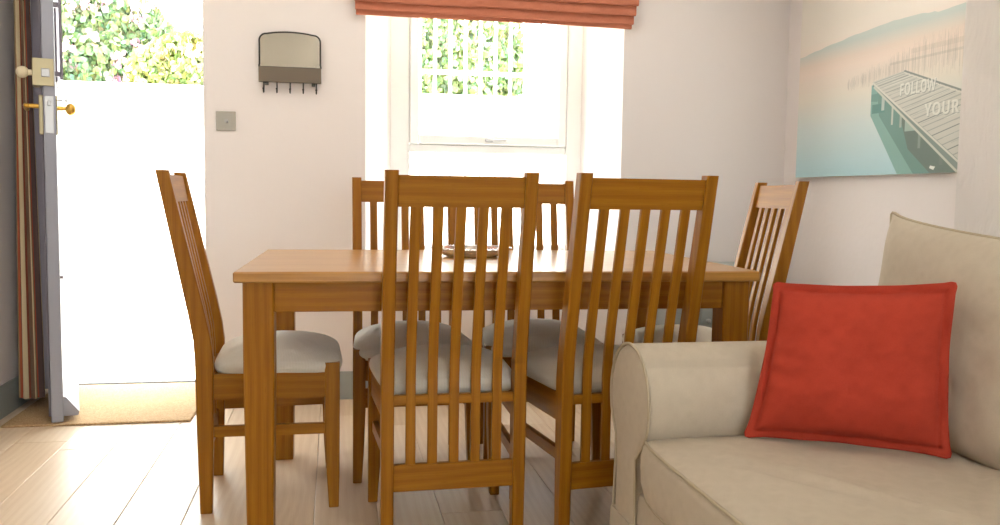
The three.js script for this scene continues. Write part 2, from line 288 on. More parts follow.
// ---------------------------------------------------------------- open entrance door
{
  const d = structGroup('door_1', 'grey entrance door standing open, seen end on', 'door');
  // local x runs from the free edge to the hinge, local z from the outer face (0) to the inner face
  const P = [-1.112, -3.872], Q = [-1.300, -4.56], len = Math.hypot(Q[0] - P[0], Q[1] - P[1]);
  d.position.set(P[0], 0, P[1]); d.rotation.y = Math.atan2(-(Q[1] - P[1]), Q[0] - P[0]);
  // with this turn local +z points to the side of the left wall or away from it; find out
  const zw = V(0, 0, 1).applyAxisAngle(V(0, 1, 0), d.rotation.y), s = zw.x < 0 ? 1 : -1;
  const B = (x0, x1, y0, y1, a, b, c = 0.002) => cbox(x0, x1, y0, y1, Math.min(s * a, s * b), Math.max(s * a, s * b), c);
  mesh('panel', B(0, len, 0.012, 2.04, 0, 0.046, 0.003), doorPaint, d);
  for (let i = 0; i < 5; i++) mesh('board', B(0.035 + i * 0.137, 0.035 + i * 0.137 + 0.131, 0.03, 2.02, 0.046, 0.056, 0.003), doorDark, d);
  mesh('weather_bar', extrude([[0, 0.03], [0.055, 0.03], [0.06, 0.045], [0.012, 0.11], [0, 0.115]], len - 0.10, (a, b, t) => V(0.03 + t, b, -s * a)), doorPaint, d);
  const lk = mesh('rim_lock', [B(-0.004, 0.085, 1.405, 1.515, 0.046, 0.082, 0.003), B(-0.006, 0.0, 1.405, 1.515, 0.004, 0.082, 0.002)], agedBrass, d);
  mesh('latch', B(-0.012, -0.006, 1.44, 1.475, 0.018, 0.05, 0.002), steel, lk);
  mesh('knob', [cyl(0.012, 0.012, 0.03, [0.04, 1.46, s * 0.095], 'z'), new THREE.SphereGeometry(0.024, 20, 14).translate(0.04, 1.46, s * 0.118)], cream, lk);
  const mp = mesh('lock_plate', B(-0.003, 0.001, 1.215, 1.365, 0.008, 0.040, 0.001), steel, d);
  mesh('latch', [B(-0.012, 0, 1.325, 1.345, 0.018, 0.030, 0.002), cyl(0.004, 0.004, 0.004, [-0.003, 1.355, s * 0.024], 'x', 12), cyl(0.004, 0.004, 0.004, [-0.003, 1.225, s * 0.024], 'x', 12)], steel, mp);
  mesh('backplate', B(0.015, 0.055, 1.21, 1.37, 0.046, 0.062, 0.003), agedBrass, d);
  mesh('backplate', B(0.015, 0.055, 1.21, 1.37, -0.006, 0, 0.002), agedBrass, d);
  mesh('lever_handle', [cyl(0.009, 0.009, 0.045, [0.035, 1.325, s * 0.08], 'z'), tube([[0.035, 1.325, s * 0.1], [0.03, 1.326, s * 0.108], [0.06, 1.328, s * 0.112], [0.10, 1.322, s * 0.112], [0.13, 1.318, s * 0.108]], 0.009, 24, 10)], brass, d);
  mesh('door_knob', [cyl(0.009, 0.009, 0.035, [0.035, 1.32, -s * 0.02], 'z'), new THREE.SphereGeometry(0.026, 20, 14).scale(1, 1, 0.8).translate(0.035, 1.318, -s * 0.055)], brass, d);
  const key = mesh('key', [cyl(0.003, 0.003, 0.04, [0.035, 1.352, -s * 0.024], 'z', 8), B(0.026, 0.044, 1.345, 1.362, -0.034, -0.046, 0.001)], steel, d);
  mesh('key_ring', [tube([[0.035, 1.345, -s * 0.04], [0.045, 1.325, -s * 0.04], [0.035, 1.305, -s * 0.04], [0.025, 1.325, -s * 0.04]], 0.0012, 32, 6, true), B(0.03, 0.04, 1.245, 1.31, -0.036, -0.039, 0.0005), B(0.028, 0.044, 1.27, 1.32, -0.042, -0.045, 0.0005)], steel, key);
  mesh('letter_flap', [B(0.16, 0.42, 1.44, 1.75, -0.008, 0, 0.002), B(0.03, 0.05, 1.44, 1.76, -0.030, -0.018, 0.003), B(0.034, 0.046, 1.45, 1.47, -0.018, 0, 0.001), B(0.034, 0.046, 1.73, 1.75, -0.018, 0, 0.001)], doorDark, d);
  mesh('bolt', [cyl(0.007, 0.007, 0.03, [0.035, 1.79, -s * 0.012], 'z', 12), cyl(0.007, 0.007, 0.03, [0.035, 1.765, -s * 0.012], 'z', 12), cyl(0.007, 0.007, 0.012, [0.035, 0.62, -s * 0.005], 'z', 12)], doorDark, d);
  for (const y of [0.25, 1.0, 1.8]) mesh('hinge', [B(len - 0.004, len + 0.004, y, y + 0.1, 0.005, 0.04, 0.001), cyl(0.006, 0.006, 0.1, [len + 0.006, y + 0.05, s * 0.05], 'y', 12)], steel, d);
}
// striped curtain gathered between door and wall
{
  const stripes = [[0xd9c7a0, 6], [0x8c4a34, 3], [0x7c6450, 7], [0xd9c7a0, 2], [0x9c8a68, 6], [0xb0583c, 2], [0x5f4c48, 5], [0xcdb98e, 4]];
  const tot = stripes.reduce((a, b) => a + b[1], 0);
  const map = tex(512, 16, (u) => { let x = u * tot; for (const [h, w] of stripes) { if (x < w) return hexc(h); x -= w; } return hexc(0xd9c7a0); }, true, [1, 1]);
  const c = thing('door_curtain', 'striped cream, red and brown curtain gathered beside the open door', 'curtain', [-1.330, 0, -4.19]);
  const f = (t, y) => {                              // folded ring seen from above
    const a = t * 2 * Math.PI, w = 1 + 0.30 * Math.sin(a * 7 + 0.3 * Math.sin(y * 2.2)) + 0.05 * Math.sin(a * 3 + y * 1.3), sp = 0.9 + 0.12 * Math.cos(y * 1.4);
    return V(Math.cos(a) * 0.036 * w * sp * (1.15 - 0.16 * y), y, Math.sin(a) * 0.034 * w * sp);
  };
  mesh('fabric', sheet(168, 30, (u, v) => f(1 - u, 0.055 + v * 2.1), [3, 1], true), std({ map, roughness: 0.95, side: THREE.DoubleSide }), c);
  mesh('hem', sheet(168, 2, (u, v) => f(1 - u, 0.052 + v * 0.03).multiply(V(1.015, 1, 1.015)), [3, 1], true), std({ map, roughness: 0.95, side: THREE.DoubleSide }), c);
  mesh('rings', cyl(0.012, 0.012, 0.16, [0, 2.165, 0], 'z'), darkMetal, c);
}
// ---------------------------------------------------------------- table
const TB = { x: 0.500, z: -2.858, w: 1.505, d: 0.945, turn: -1.3 * D };
{
  const t = thing('dining_table', 'oak dining table with square legs in the middle of the chairs', 'table', [TB.x, 0, TB.z], TB.turn);
  const w = TB.w / 2, d = TB.d / 2, o = 0.022, L = 0.082;
  mesh('tabletop', cbox(-w, w, 0.745, 0.775, -d, d, 0.004, 0), oakLitTop, t);
  for (const sx of [-1, 1]) for (const sz of [-1, 1]) {
    const x = sx * (w - o - L / 2), z = sz * (d - o - L / 2);
    mesh('leg', bar([[0, x - L / 2 + 0.006, x + L / 2 - 0.006, z - L / 2 + 0.006, z + L / 2 - 0.006], [0.5, x - L / 2, x + L / 2, z - L / 2, z + L / 2], [0.745, x - L / 2, x + L / 2, z - L / 2, z + L / 2]], 0.004), oak, t);
  }
  const i = 0.008;
  for (const sz of [-1, 1]) mesh('apron', cbox(-w + o + L, w - o - L, 0.662, 0.745, sz > 0 ? d - o - i - 0.022 : -d + o + i, sz > 0 ? d - o - i : -d + o + i + 0.022, 0.002, 0), oak, t);
  for (const sx of [-1, 1]) mesh('apron', cbox(sx > 0 ? w - o - i - 0.022 : -w + o + i, sx > 0 ? w - o - i : -w + o + i + 0.022, 0.662, 0.745, -d + o + L, d - o - L, 0.002, 2), oak, t);
}
// ---------------------------------------------------------------- chairs
function softPad(hw0, hw1, z0, z1, y0, y1, crown) {       // half widths back and front
  const nu = 48, nv = 22;
  return sheet(nu, nv, (u, v) => {
    const a = -u * 2 * Math.PI, ph = (v - 0.5) * Math.PI, e = 0.24, sg = (x, p) => Math.sign(x) * Math.abs(x) ** p;
    const cx = sg(Math.cos(a), e), cz = sg(Math.sin(a), e), k = ph < 0 ? sg(Math.cos(ph), 0.2) : sg(Math.cos(ph), 0.62), yy = sg(Math.sin(ph), 0.95);
    const t = (cz * k + 1) / 2, hw = hw0 + (hw1 - hw0) * t;
    const X = cx * k, Z = cz * k, dome = crown * Math.max(0, 1 - X * X) * Math.max(0, 1 - Z * Z) * (yy > 0 ? 1 : 0) * Math.min(1, Math.abs(yy) * 1.3);
    return V(X * hw, (y0 + y1) / 2 + yy * (y1 - y0) / 2 + dome, z0 + (z1 - z0) * (Z + 1) / 2);
  }, [1.4, 0.6], true);
}
function makeChair() {
  const c = new THREE.Group();
  for (const s of [-1, 1]) {
    const sx = (a, b) => s > 0 ? [a, b] : [-b, -a];
    const st = (y, za, zb) => [y, ...sx(0.169, 0.204), za, zb];
    mesh('rear_leg', bar([st(0, -0.205, -0.170), st(0.28, -0.213, -0.163), st(0.48, -0.216, -0.162), st(0.54, -0.220, -0.169), st(0.62, -0.234, -0.185), st(1.05, -0.320, -0.283)], 0.0035), oak, c);
    const fl = (y, w, za, zb) => [y, ...sx(0.215 - w, 0.215), za, zb];
    mesh('front_leg', bar([fl(0, 0.030, 0.182, 0.213), fl(0.10, 0.036, 0.176, 0.215), fl(0.25, 0.042, 0.170, 0.216), fl(0.462, 0.042, 0.170, 0.216)], 0.0035), oak, c);
    // rails follow the splay of the seat from rear (narrow) to front (wide)
    const rail = (y0, y1, th, xo) => { const P = new Poly(), C = V(s * 0.19, (y0 + y1) / 2, 0); const a = [[0.20 - xo, -0.163], [0.213 - xo, 0.172], [0.213 - xo - th, 0.172], [0.20 - xo - th, -0.163]].map(([x, z]) => [s * x, z]);
      a.forEach((q, i) => { const r = a[(i + 1) % 4]; P.face([V(q[0], y0, q[1]), V(r[0], y0, r[1]), V(r[0], y1, r[1]), V(q[0], y1, q[1])], C); }); P.face(a.map((q) => V(q[0], y0, q[1])), C); P.face(a.map((q) => V(q[0], y1, q[1])), C); return boxUV(P.done(), 2); };
    mesh('seat_rail', rail(0.352, 0.432, 0.020, 0.006), oak, c);
    mesh('stretcher', rail(0.235, 0.268, 0.018, 0.010), oak, c);
  }
  mesh('seat_rail', cbox(-0.173, 0.173, 0.352, 0.432, 0.188, 0.208, 0.002, 0), oak, c);
  mesh('seat_rail', cbox(-0.17, 0.17, 0.405, 0.432, -0.198, -0.178, 0.002, 0), oak, c);
  mesh('lower_rail', cbox(-0.17, 0.17, 0.162, 0.238, -0.203, -0.183, 0.002, 0), oak, c);
  mesh('top_rail', bar([[0.955, -0.17, 0.17, -0.296, -0.274], [1.0, -0.17, 0.17, -0.304, -0.282], [1.038, -0.17, 0.17, -0.311, -0.290]], 0.003, 0), oak, c);
  for (let i = 0; i < 5; i++) {
    const x = -0.122 + i * 0.061, h = 0.0138, sl = (y, z) => [y, x - h, x + h, z - 0.0065, z + 0.0065];
    mesh('slat', bar([sl(0.23, -0.193), sl(0.48, -0.193), sl(0.54, -0.198), sl(0.62, -0.212), sl(0.965, -0.286)], 0.002), oak, c);
  }
  mesh('seat_pad', softPad(0.196, 0.219, -0.166, 0.228, 0.412, 0.496, 0.030), seatCloth, c);
  return c;
}
const chair0 = makeChair();
const chairs = [
  [-0.202, -2.934, 91.8, 'oak slat-back chair at the table end beside the open door'],
  [0.329, -2.575, 181.2, 'oak slat-back chair seen from behind, nearest the middle of the room'],
  [0.802, -2.535, 186.5, 'oak slat-back chair seen from behind, next to the sofa arm'],
  [0.280, -3.159, 0.4, 'oak slat-back chair facing the viewer across the table, on the mirror side'],
  [0.748, -3.170, -2.5, 'oak slat-back chair facing the viewer below the middle of the window'],
  [1.285, -2.935, -96.5, 'oak slat-back chair at the table end under the lake canvas'],
];
chairs.forEach(([x, z, a, label], i) => {
  const c = i ? chair0.clone() : chair0; c.name = numbered('dining_chair'); scene.add(c);
  c.position.set(x, 0, z); c.rotation.set(0, a * D, 0); c.userData = {}; tag(c, label, 'chair', 'oak dining chairs round the table');
});
// glass dish on the table
{
  const g = thing('glass_dish', 'low cut-glass dish on the dining table', 'dish', [0.475, 0.775, -2.99]);
  const glass = new THREE.MeshPhysicalMaterial({ color: 0xeef3f5, roughness: 0.1, transmission: 0.85, thickness: 0.004, ior: 1.5 });
  const n = 96, prof = [[0.001, 0.0], [0.08, 0.0], [0.10, 0.004], [0.125, 0.018], [0.138, 0.030], [0.1345, 0.031], [0.12, 0.022], [0.098, 0.009], [0.08, 0.006], [0.001, 0.006]];
  const cut = sheet(n, 60, (u, v) => {
    const t = v * (prof.length - 1), i = Math.min(prof.length - 2, Math.floor(t)), k = t - i, r = prof[i][0] + (prof[i + 1][0] - prof[i][0]) * k, y = prof[i][1] + (prof[i + 1][1] - prof[i][1]) * k;
    const w = r > 0.085 && i < 5 ? 0.0028 * Math.abs(Math.sin(u * Math.PI * 32 + Math.floor(y * 160) * 1.57)) : 0;
    return V(Math.cos(u * 2 * Math.PI) * (r - w), y, Math.sin(u * 2 * Math.PI) * (r - w));
  }, [1, 1], true);
  mesh('bowl', cut, glass, g);
  mesh('rim', new THREE.TorusGeometry(0.1365, 0.0022, 8, 72).rotateX(Math.PI / 2).translate(0, 0.031, 0), glass, g);
}
// ---------------------------------------------------------------- sofa
function fold(x, y, s) { return vnoise(x * 5, y * 5, 997, 997, s) - 0.5 + 0.5 * (vnoise(x * 11, y * 11, 997, 997, s + 1) - 0.5); }
{
  const s = thing('sofa', 'beige fabric sofa with rolled arm and piped cushions', 'sofa');
  const Z0 = -1.975, R = 0.136;
  // rolled arm: outline in (z, y)
  const armOutline = (zc, sg) => {                   // sg +1: inner side towards +z
    const o = [[zc - sg * 0.088, 0.06], [zc - sg * 0.088, 0.36], [zc - sg * 0.094, 0.40]];
    for (let k = 0; k <= 26; k++) { const a = (205 - k * (232 / 26)) * D; o.push([zc + sg * R * Math.cos(a) * 1.0, 0.500 + R * Math.sin(a)]); }
    o.push([zc + sg * 0.10, 0.41], [zc + sg * 0.065, 0.375], [zc + sg * 0.055, 0.34], [zc + sg * 0.05, 0.06]);
    return o;
  };
  for (const [zc, sg] of [[Z0, 1], [-0.5, -1]]) {
    const o = armOutline(zc, sg);
    const arm = mesh('arm', extrude(o, 0.95, (a, b, t) => V(0.70 + t, b + 0.004 * fold(t * 2, a * 3, 5), a), 0.016), sofaCloth, s);
    mesh('piping', tube(o.map(([a, b]) => [0.703, b, a]), 0.0042, 140, 6, true).translate(0, 0, 0), sofaPiping, arm);
  }
  // base with loose cover, flaring slightly
  mesh('base', extrude([[0.712, 0.045], [0.705, 0.20], [0.715, 0.285], [0.74, 0.30], [1.72, 0.30], [1.72, 0.045]], 1.42, (a, b, t) => V(a, b, -1.945 + t), 0.01, 2), sofaCloth, s);
  mesh('skirt', [-1, 1].map((k) => extrude([[0.69, 0.05], [0.697, 0.205], [0.712, 0.21], [0.715, 0.05]], k < 0 ? 1.68 : 0.001, (a, b, t) => V(a, b, -2.075 + t), 0, 2)).slice(0, 1), sofaCloth, s);
  mesh('back_frame', extrude([[1.50, 0.05], [1.50, 0.70], [1.53, 0.80], [1.58, 0.835], [1.66, 0.84], [1.73, 0.81], [1.765, 0.74], [1.775, 0.05]], 1.62, (a, b, t) => V(a, b, -2.05 + t), 0.02, 2), sofaCloth, s);
  for (const [x, z] of [[0.76, -2.0], [1.70, -2.0], [0.76, -0.50], [1.70, -0.50]]) mesh('foot', bar([[0, x - 0.02, x + 0.02, z - 0.02, z + 0.02], [0.07, x - 0.028, x + 0.028, z - 0.028, z + 0.028]], 0.003), oak, s);
  // seat cushion: box cushion with crowned top
  {
    const x0 = 0.685, x1 = 1.46, z0 = -1.922, z1 = -0.575, y0 = 0.292, y1 = 0.428, r = 0.035;
    const cx = (x0 + x1) / 2, cz = (z0 + z1) / 2, hx = (x1 - x0) / 2, hz = (z1 - z0) / 2;
    const ring = (a) => {                            // rounded rectangle in plan, a in 0..1
      const sg = (v, p) => Math.sign(v) * Math.abs(v) ** p, t = -a * 2 * Math.PI; return [sg(Math.cos(t), 0.17), sg(Math.sin(t), 0.17)];
    };
    const top = (X, Z) => y1 + 0.026 * (1 - X ** 4) * (1 - Z ** 6) + 0.010 * fold(X * 1.2 + 3, Z * 2.2, 21) * (1 - X ** 8) * (1 - Z ** 10);
    const prof = [[0, 0, 0], [0.6, 0, 0], [0.955, 0, 0], [0.985, 0.06, 0], [1.0, 0.3, 0], [1.004, 0.55, 0], [1.0, 0.8, 0], [0.988, 0.94, 0], [0.965, 1, 1], [0.93, 1, 1], [0.85, 1, 1], [0.7, 1, 1], [0.5, 1, 1], [0.3, 1, 1], [0.12, 1, 1], [0, 1, 1]];
    const g = sheet(160, prof.length - 1, (u, v) => {
      const q = prof[Math.round(v * (prof.length - 1))], [rx, rz] = ring(u);
      const kx = 1 - (1 - q[0]) * 1, kz = q[0] > 0.9 ? 1 - (1 - q[0]) * hx / hz : q[0];
      const X = rx * kx, Z = rz * kz, puff = q[2] ? 0 : 0.006 * fold(u * 9, q[1], 33);
      return V(cx + X * (hx + puff), q[2] ? top(X, Z) : y0 + (y1 - y0) * q[1], cz + Z * hz);
    }, [3, 1], true);
    { const p = g.attributes.position, uv = g.attributes.uv; for (let i = 0; i < p.count; i++) uv.setXY(i, p.getX(i) + p.getY(i), p.getZ(i)); }
    const cu = mesh('seat_cushion', g, sofaCloth, s);
    for (const [y, k] of [[y1 + 0.001, 0.985], [y0 + 0.006, 0.98]]) {
      const pts = []; for (let i = 0; i < 120; i++) { const [rx, rz] = ring(i / 120); pts.push([cx + rx * hx * k, y, cz + rz * (hz - hx * (1 - k))]); }
      mesh('piping', tube(pts, 0.0038, 300, 6, true), sofaPiping, cu);
    }
  }
  // back cushions: knife-edged, piped all round
  const backCushion = (zc, hz, yb, yt, sd, ear) => {
    // local a along z (-1 far .. 1 near), b up
    const hy = (yt - yb) / 2, yc = (yt + yb) / 2;
    const edge = (a, b) => {                         // outline: sides bowed in, corners drawn out
      const ka = 1 - 0.055 * (1 - b * b), kb = 1 - 0.045 * (1 - a * a);
      return [a * ka, b * kb - (b > 0 ? 0.20 * (a + 1) / 2 * b : 0) + ear * Math.max(0, -a) ** 6 * Math.max(0, b) ** 6];
    };
    const plane = (a, b) => { const [A, B] = edge(a, b); return V(1.385 + 0.04 * B, yc + B * hy, zc + A * hz); };
    const th = (a, b) => ((1 - a ** 4) * (1 - b ** 4)) ** 0.55;
    const side = (k) => sheet(44, 40, (u, v) => { const a = k < 0 ? 1 - 2 * u : 2 * u - 1, b = 2 * v - 1, q = plane(a, b), t = th(a, b); q.x += k < 0 ? -t * (0.075 + 0.02 * fold(a * 0.45 + 4, b * 0.45 + 2, sd)) : t * 0.10; return q; }, [0.7, 0.55]);
    const c = mesh('back_cushion', [side(-1), side(1)], sofaCloth, s);
    if (k_flip(c.geometry, 1.385)) flip(c.geometry);
    const pts = [];
    for (let i = 0; i < 20; i++) pts.push(plane(-1 + i / 10, -1)); for (let i = 0; i < 20; i++) pts.push(plane(1, -1 + i / 10)); for (let i = 0; i < 20; i++) pts.push(plane(1 - i / 10, 1)); for (let i = 0; i < 20; i++) pts.push(plane(-1, 1 - i / 10));
    mesh('piping', tube(pts, 0.0042, 320, 6, true), sofaPiping, c);
  };
  function k_flip(g, x0) { const p = g.attributes.position, n = g.attributes.normal; let sum = 0; for (let i = 0; i < p.count; i++) sum += (p.getX(i) - x0) * n.getX(i); return sum < 0; }
  function flip(g) { const p = g.attributes.position, n = g.attributes.normal, uv = g.attributes.uv; for (let i = 0; i < p.count; i += 3) for (const t of [p, n, uv]) for (let k = 0; k < t.itemSize; k++) { const a = t.array[(i + 1) * t.itemSize + k]; t.array[(i + 1) * t.itemSize + k] = t.array[(i + 2) * t.itemSize + k]; t.array[(i + 2) * t.itemSize + k] = a; } for (let i = 0; i < n.array.length; i++) n.array[i] *= -1; }
  backCushion(-1.655, 0.375, 0.425, 0.948, 51, 0.035);
  backCushion(-0.90, 0.34, 0.425, 0.95, 57, 0.01);
}
// red cushion between arm and back
{
  const BL = V(0.922, 0.453, -1.800), BR = V(1.264, 0.458, -1.572), TR = V(1.280, 0.817, -1.602), TL = V(0.988, 0.797, -1.815);
  const C = BL.clone().add(BR).add(TR).add(TL).multiplyScalar(0.25);
  const g = thing('red_cushion', 'square red cushion propped in the corner of the beige sofa', 'cushion', C.toArray());
  const N = BR.clone().sub(BL).cross(TL.clone().sub(BL)).normalize();
  const plane = (a, b) => {                          // a, b in -1..1, sides bowed in
    const A = a * (1 - 0.05 * (1 - b * b)), B = b * (1 - 0.045 * (1 - a * a)), u = (A + 1) / 2, v = (B + 1) / 2;
    return BL.clone().multiplyScalar((1 - u) * (1 - v)).addScaledVector(BR, u * (1 - v)).addScaledVector(TR, u * v).addScaledVector(TL, (1 - u) * v).sub(C);
  };
  const m = 0.92, th = (a, b) => { const x = Math.min(1, Math.abs(a) / m), y = Math.min(1, Math.abs(b) / m); return ((1 - x ** 3.2) * (1 - y ** 3.2)) ** 0.6; };
  const side = (k) => sheet(96, 96, (u, v) => {
    const a = k > 0 ? 2 * u - 1 : 1 - 2 * u, b = 2 * v - 1, q = plane(a, b), t = th(a, b), out = Math.max(Math.abs(a), Math.abs(b)) > m;
    const pucker = 0.013 * fold(a * 0.55 + 7, b * 0.55 + 3, 77) * Math.min(1, t * 2) + 0.012 * Math.sin(b * 17 + a * 4 + 2 * Math.sin(b * 5)) * Math.max(0, -a - 0.4) * t + 0.008 * Math.sin(a * 21 + b * 6) * Math.max(0, b - 0.5) * t;
    const seam = -0.004 * Math.exp(-(((Math.max(Math.abs(a), Math.abs(b)) - m) / 0.022) ** 2));
    const wave = out ? 0.006 * Math.sin(a * 9 + b * 7) : 0;
    return q.addScaledVector(N, k > 0 ? 0.0042 + 0.072 * t + pucker + wave + seam : -0.0022 - 0.026 * t + wave);
  }, [0.45, 0.45]);
  mesh('cover', [side(1), side(-1)], redCloth, g);
  const pts = (e) => { const p = []; for (let i = 0; i < 16; i++) p.push([-e + i / 8 * e, -e]); for (let i = 0; i < 16; i++) p.push([e, -e + i / 8 * e]); for (let i = 0; i < 16; i++) p.push([e - i / 8 * e, e]); for (let i = 0; i < 16; i++) p.push([-e, e - i / 8 * e]); return p; };
  mesh('hem', tube(pts(1).map(([a, b]) => plane(a, b).addScaledVector(N, 0.006 * Math.sin(a * 9 + b * 7))), 0.0044, 260, 6, true), redCloth, g);
}
// ---------------------------------------------------------------- on the walls
// roman blind: fabric drawn up into folds
{
  const b = thing('roman_blind', 'terracotta roman blind drawn up above the window', 'blind', [0.776, 0, -4.198]);
  const W = 0.682;
  const layer = (z0, z1, yb, yt, w, sd) => {
    const o = [[z0, yt]]; const r = (z1 - z0) / 2, n = 8;
    for (let k = 0; k <= n; k++) { const a = Math.PI + k / n * Math.PI; o.push([z0 + r + r * Math.cos(a), yb + r * 0.9 + r * 0.9 * Math.sin(a)]); }
    o.push([z1, yt]);
    const S = new THREE.Shape(o.map((q) => new THREE.Vector2(...q)));
    const ge = new THREE.ExtrudeGeometry(S, { depth: 2 * w, steps: 24, bevelEnabled: false }), g = ge.index ? ge.toNonIndexed() : ge, p = g.attributes.position;
    for (let i = 0; i < p.count; i++) { const z = p.getX(i), y = p.getY(i), x = p.getZ(i) - w; p.setXYZ(i, -x, y + 0.006 * (vnoise(x * 3 + 9, sd, 99, 99, sd) - 0.5), z + 0.004 * Math.sin(x * 6 + sd)); }
    return boxUV(toCreasedNormals(g, 0.6), 0);
  };
  mesh('fold', layer(0.020, 0.036, 1.815, 2.15, W - 0.012, 1), blindCloth, b);
  mesh('fold', layer(0.038, 0.056, 1.832, 2.15, W - 0.008, 2), blindCloth, b);
  mesh('fold', layer(0.058, 0.078, 1.868, 2.15, W - 0.004, 3), blindCloth, b);
  mesh('fold', layer(0.080, 0.098, 1.912, 2.24, W, 4), blindCloth, b);
  mesh('lining', layer(0.010, 0.016, 1.822, 2.15, W - 0.016, 5), std({ color: 0xf0ebe0, roughness: 0.95 }), b);  // out of view behind the folds, keeps red bounce off the window frame
  mesh('headrail', cbox(-W, W, 2.15, 2.24, 0.0, 0.078, 0.003), upvc, b);
}
// mirror with shelf and hooks
{
  const m = thing('wall_mirror', 'small dark-framed mirror with ledge and five coat hooks', 'mirror', [-0.193, 1.443, -4.2]); m.rotation.x = 3 * D;
  const o = []; const hw = 0.136, yb = 0.118, yt = 0.275, r = 0.03;
  for (let k = 0; k <= 8; k++) o.push([-hw + 2 * hw * k / 8, yb]);
  for (let k = 1; k < 8; k++) o.push([hw, yb + (yt - 0.008 - r - yb) * k / 8]);
  for (let k = 0; k <= 8; k++) { const a = k / 8 * Math.PI / 2; o.push([hw - r + r * Math.cos(a), yt - 0.008 - r + r * Math.sin(a)]); }
  for (let k = 1; k < 8; k++) { const t = 1 - k / 4; o.push([(hw - r) * t, yt - 0.008 + 0.010 * (1 - t * t)]); }
  for (let k = 0; k <= 8; k++) { const a = Math.PI / 2 + k / 8 * Math.PI / 2; o.push([-hw + r + r * Math.cos(a), yt - 0.008 - r + r * Math.sin(a)]); }
  for (let k = 1; k < 8; k++) o.push([-hw, yt - 0.008 - r + (yb - yt + 0.008 + r) * k / 8]);
  mesh('mirror_glass', extrude(o, 0.006, (a, b, t) => V(a, b, 0.012 + t)), mirrorGlass, m);
  mesh('backing', extrude(o, 0.010, (a, b, t) => V(a, b, 0.001 + t)), darkMetal, m);
  mesh('frame', tube(o.map(([a, b]) => [a, b, 0.016]), 0.0042, 220, 8, true), darkMetal, m);
  const bronze = std({ color: 0x6d6152, roughness: 0.5, metalness: 0.35 });
  const led = mesh('ledge', [cbox(-hw - 0.004, hw + 0.004, 0.050, 0.118, 0.030, 0.034, 0.001), cbox(-hw - 0.004, hw + 0.004, 0.050, 0.054, 0.002, 0.032, 0.001), cbox(-hw - 0.004, -hw, 0.050, 0.118, 0.002, 0.032, 0.001), cbox(hw, hw + 0.004, 0.050, 0.118, 0.002, 0.032, 0.001)], bronze, m);
  for (const x of [-0.105, 0.105]) mesh('bracket', cbox(x - 0.008, x + 0.008, 0.036, 0.050, 0.010, 0.030, 0.001), darkMetal, led);
  for (let i = 0; i < 5; i++) { const x = -0.118 + i * 0.059; mesh('hook', [tube([[x, 0.05, 0.022], [x, 0.025, 0.022], [x, 0.008, 0.024], [x, 0.003, 0.032], [x, 0.008, 0.041], [x, 0.018, 0.044]], 0.0032, 24, 8), new THREE.SphereGeometry(0.005, 10, 8).translate(x, 0.019, 0.044)], darkMetal, m); }
}
// dimmer switch
{
  const w = thing('light_switch', 'square brushed metal switch plate beside the doorway', 'switch', [-0.482, 1.310, -4.2]);
  mesh('plate', cbox(-0.044, 0.044, -0.044, 0.044, 0, 0.006, 0.002), brushed, w);
  mesh('toggle', [cyl(0.009, 0.009, 0.006, [0.002, 0, 0.008], 'z'), cyl(0.0045, 0.006, 0.02, [0.004, -0.003, 0.016], 'z')], steel, w);
}
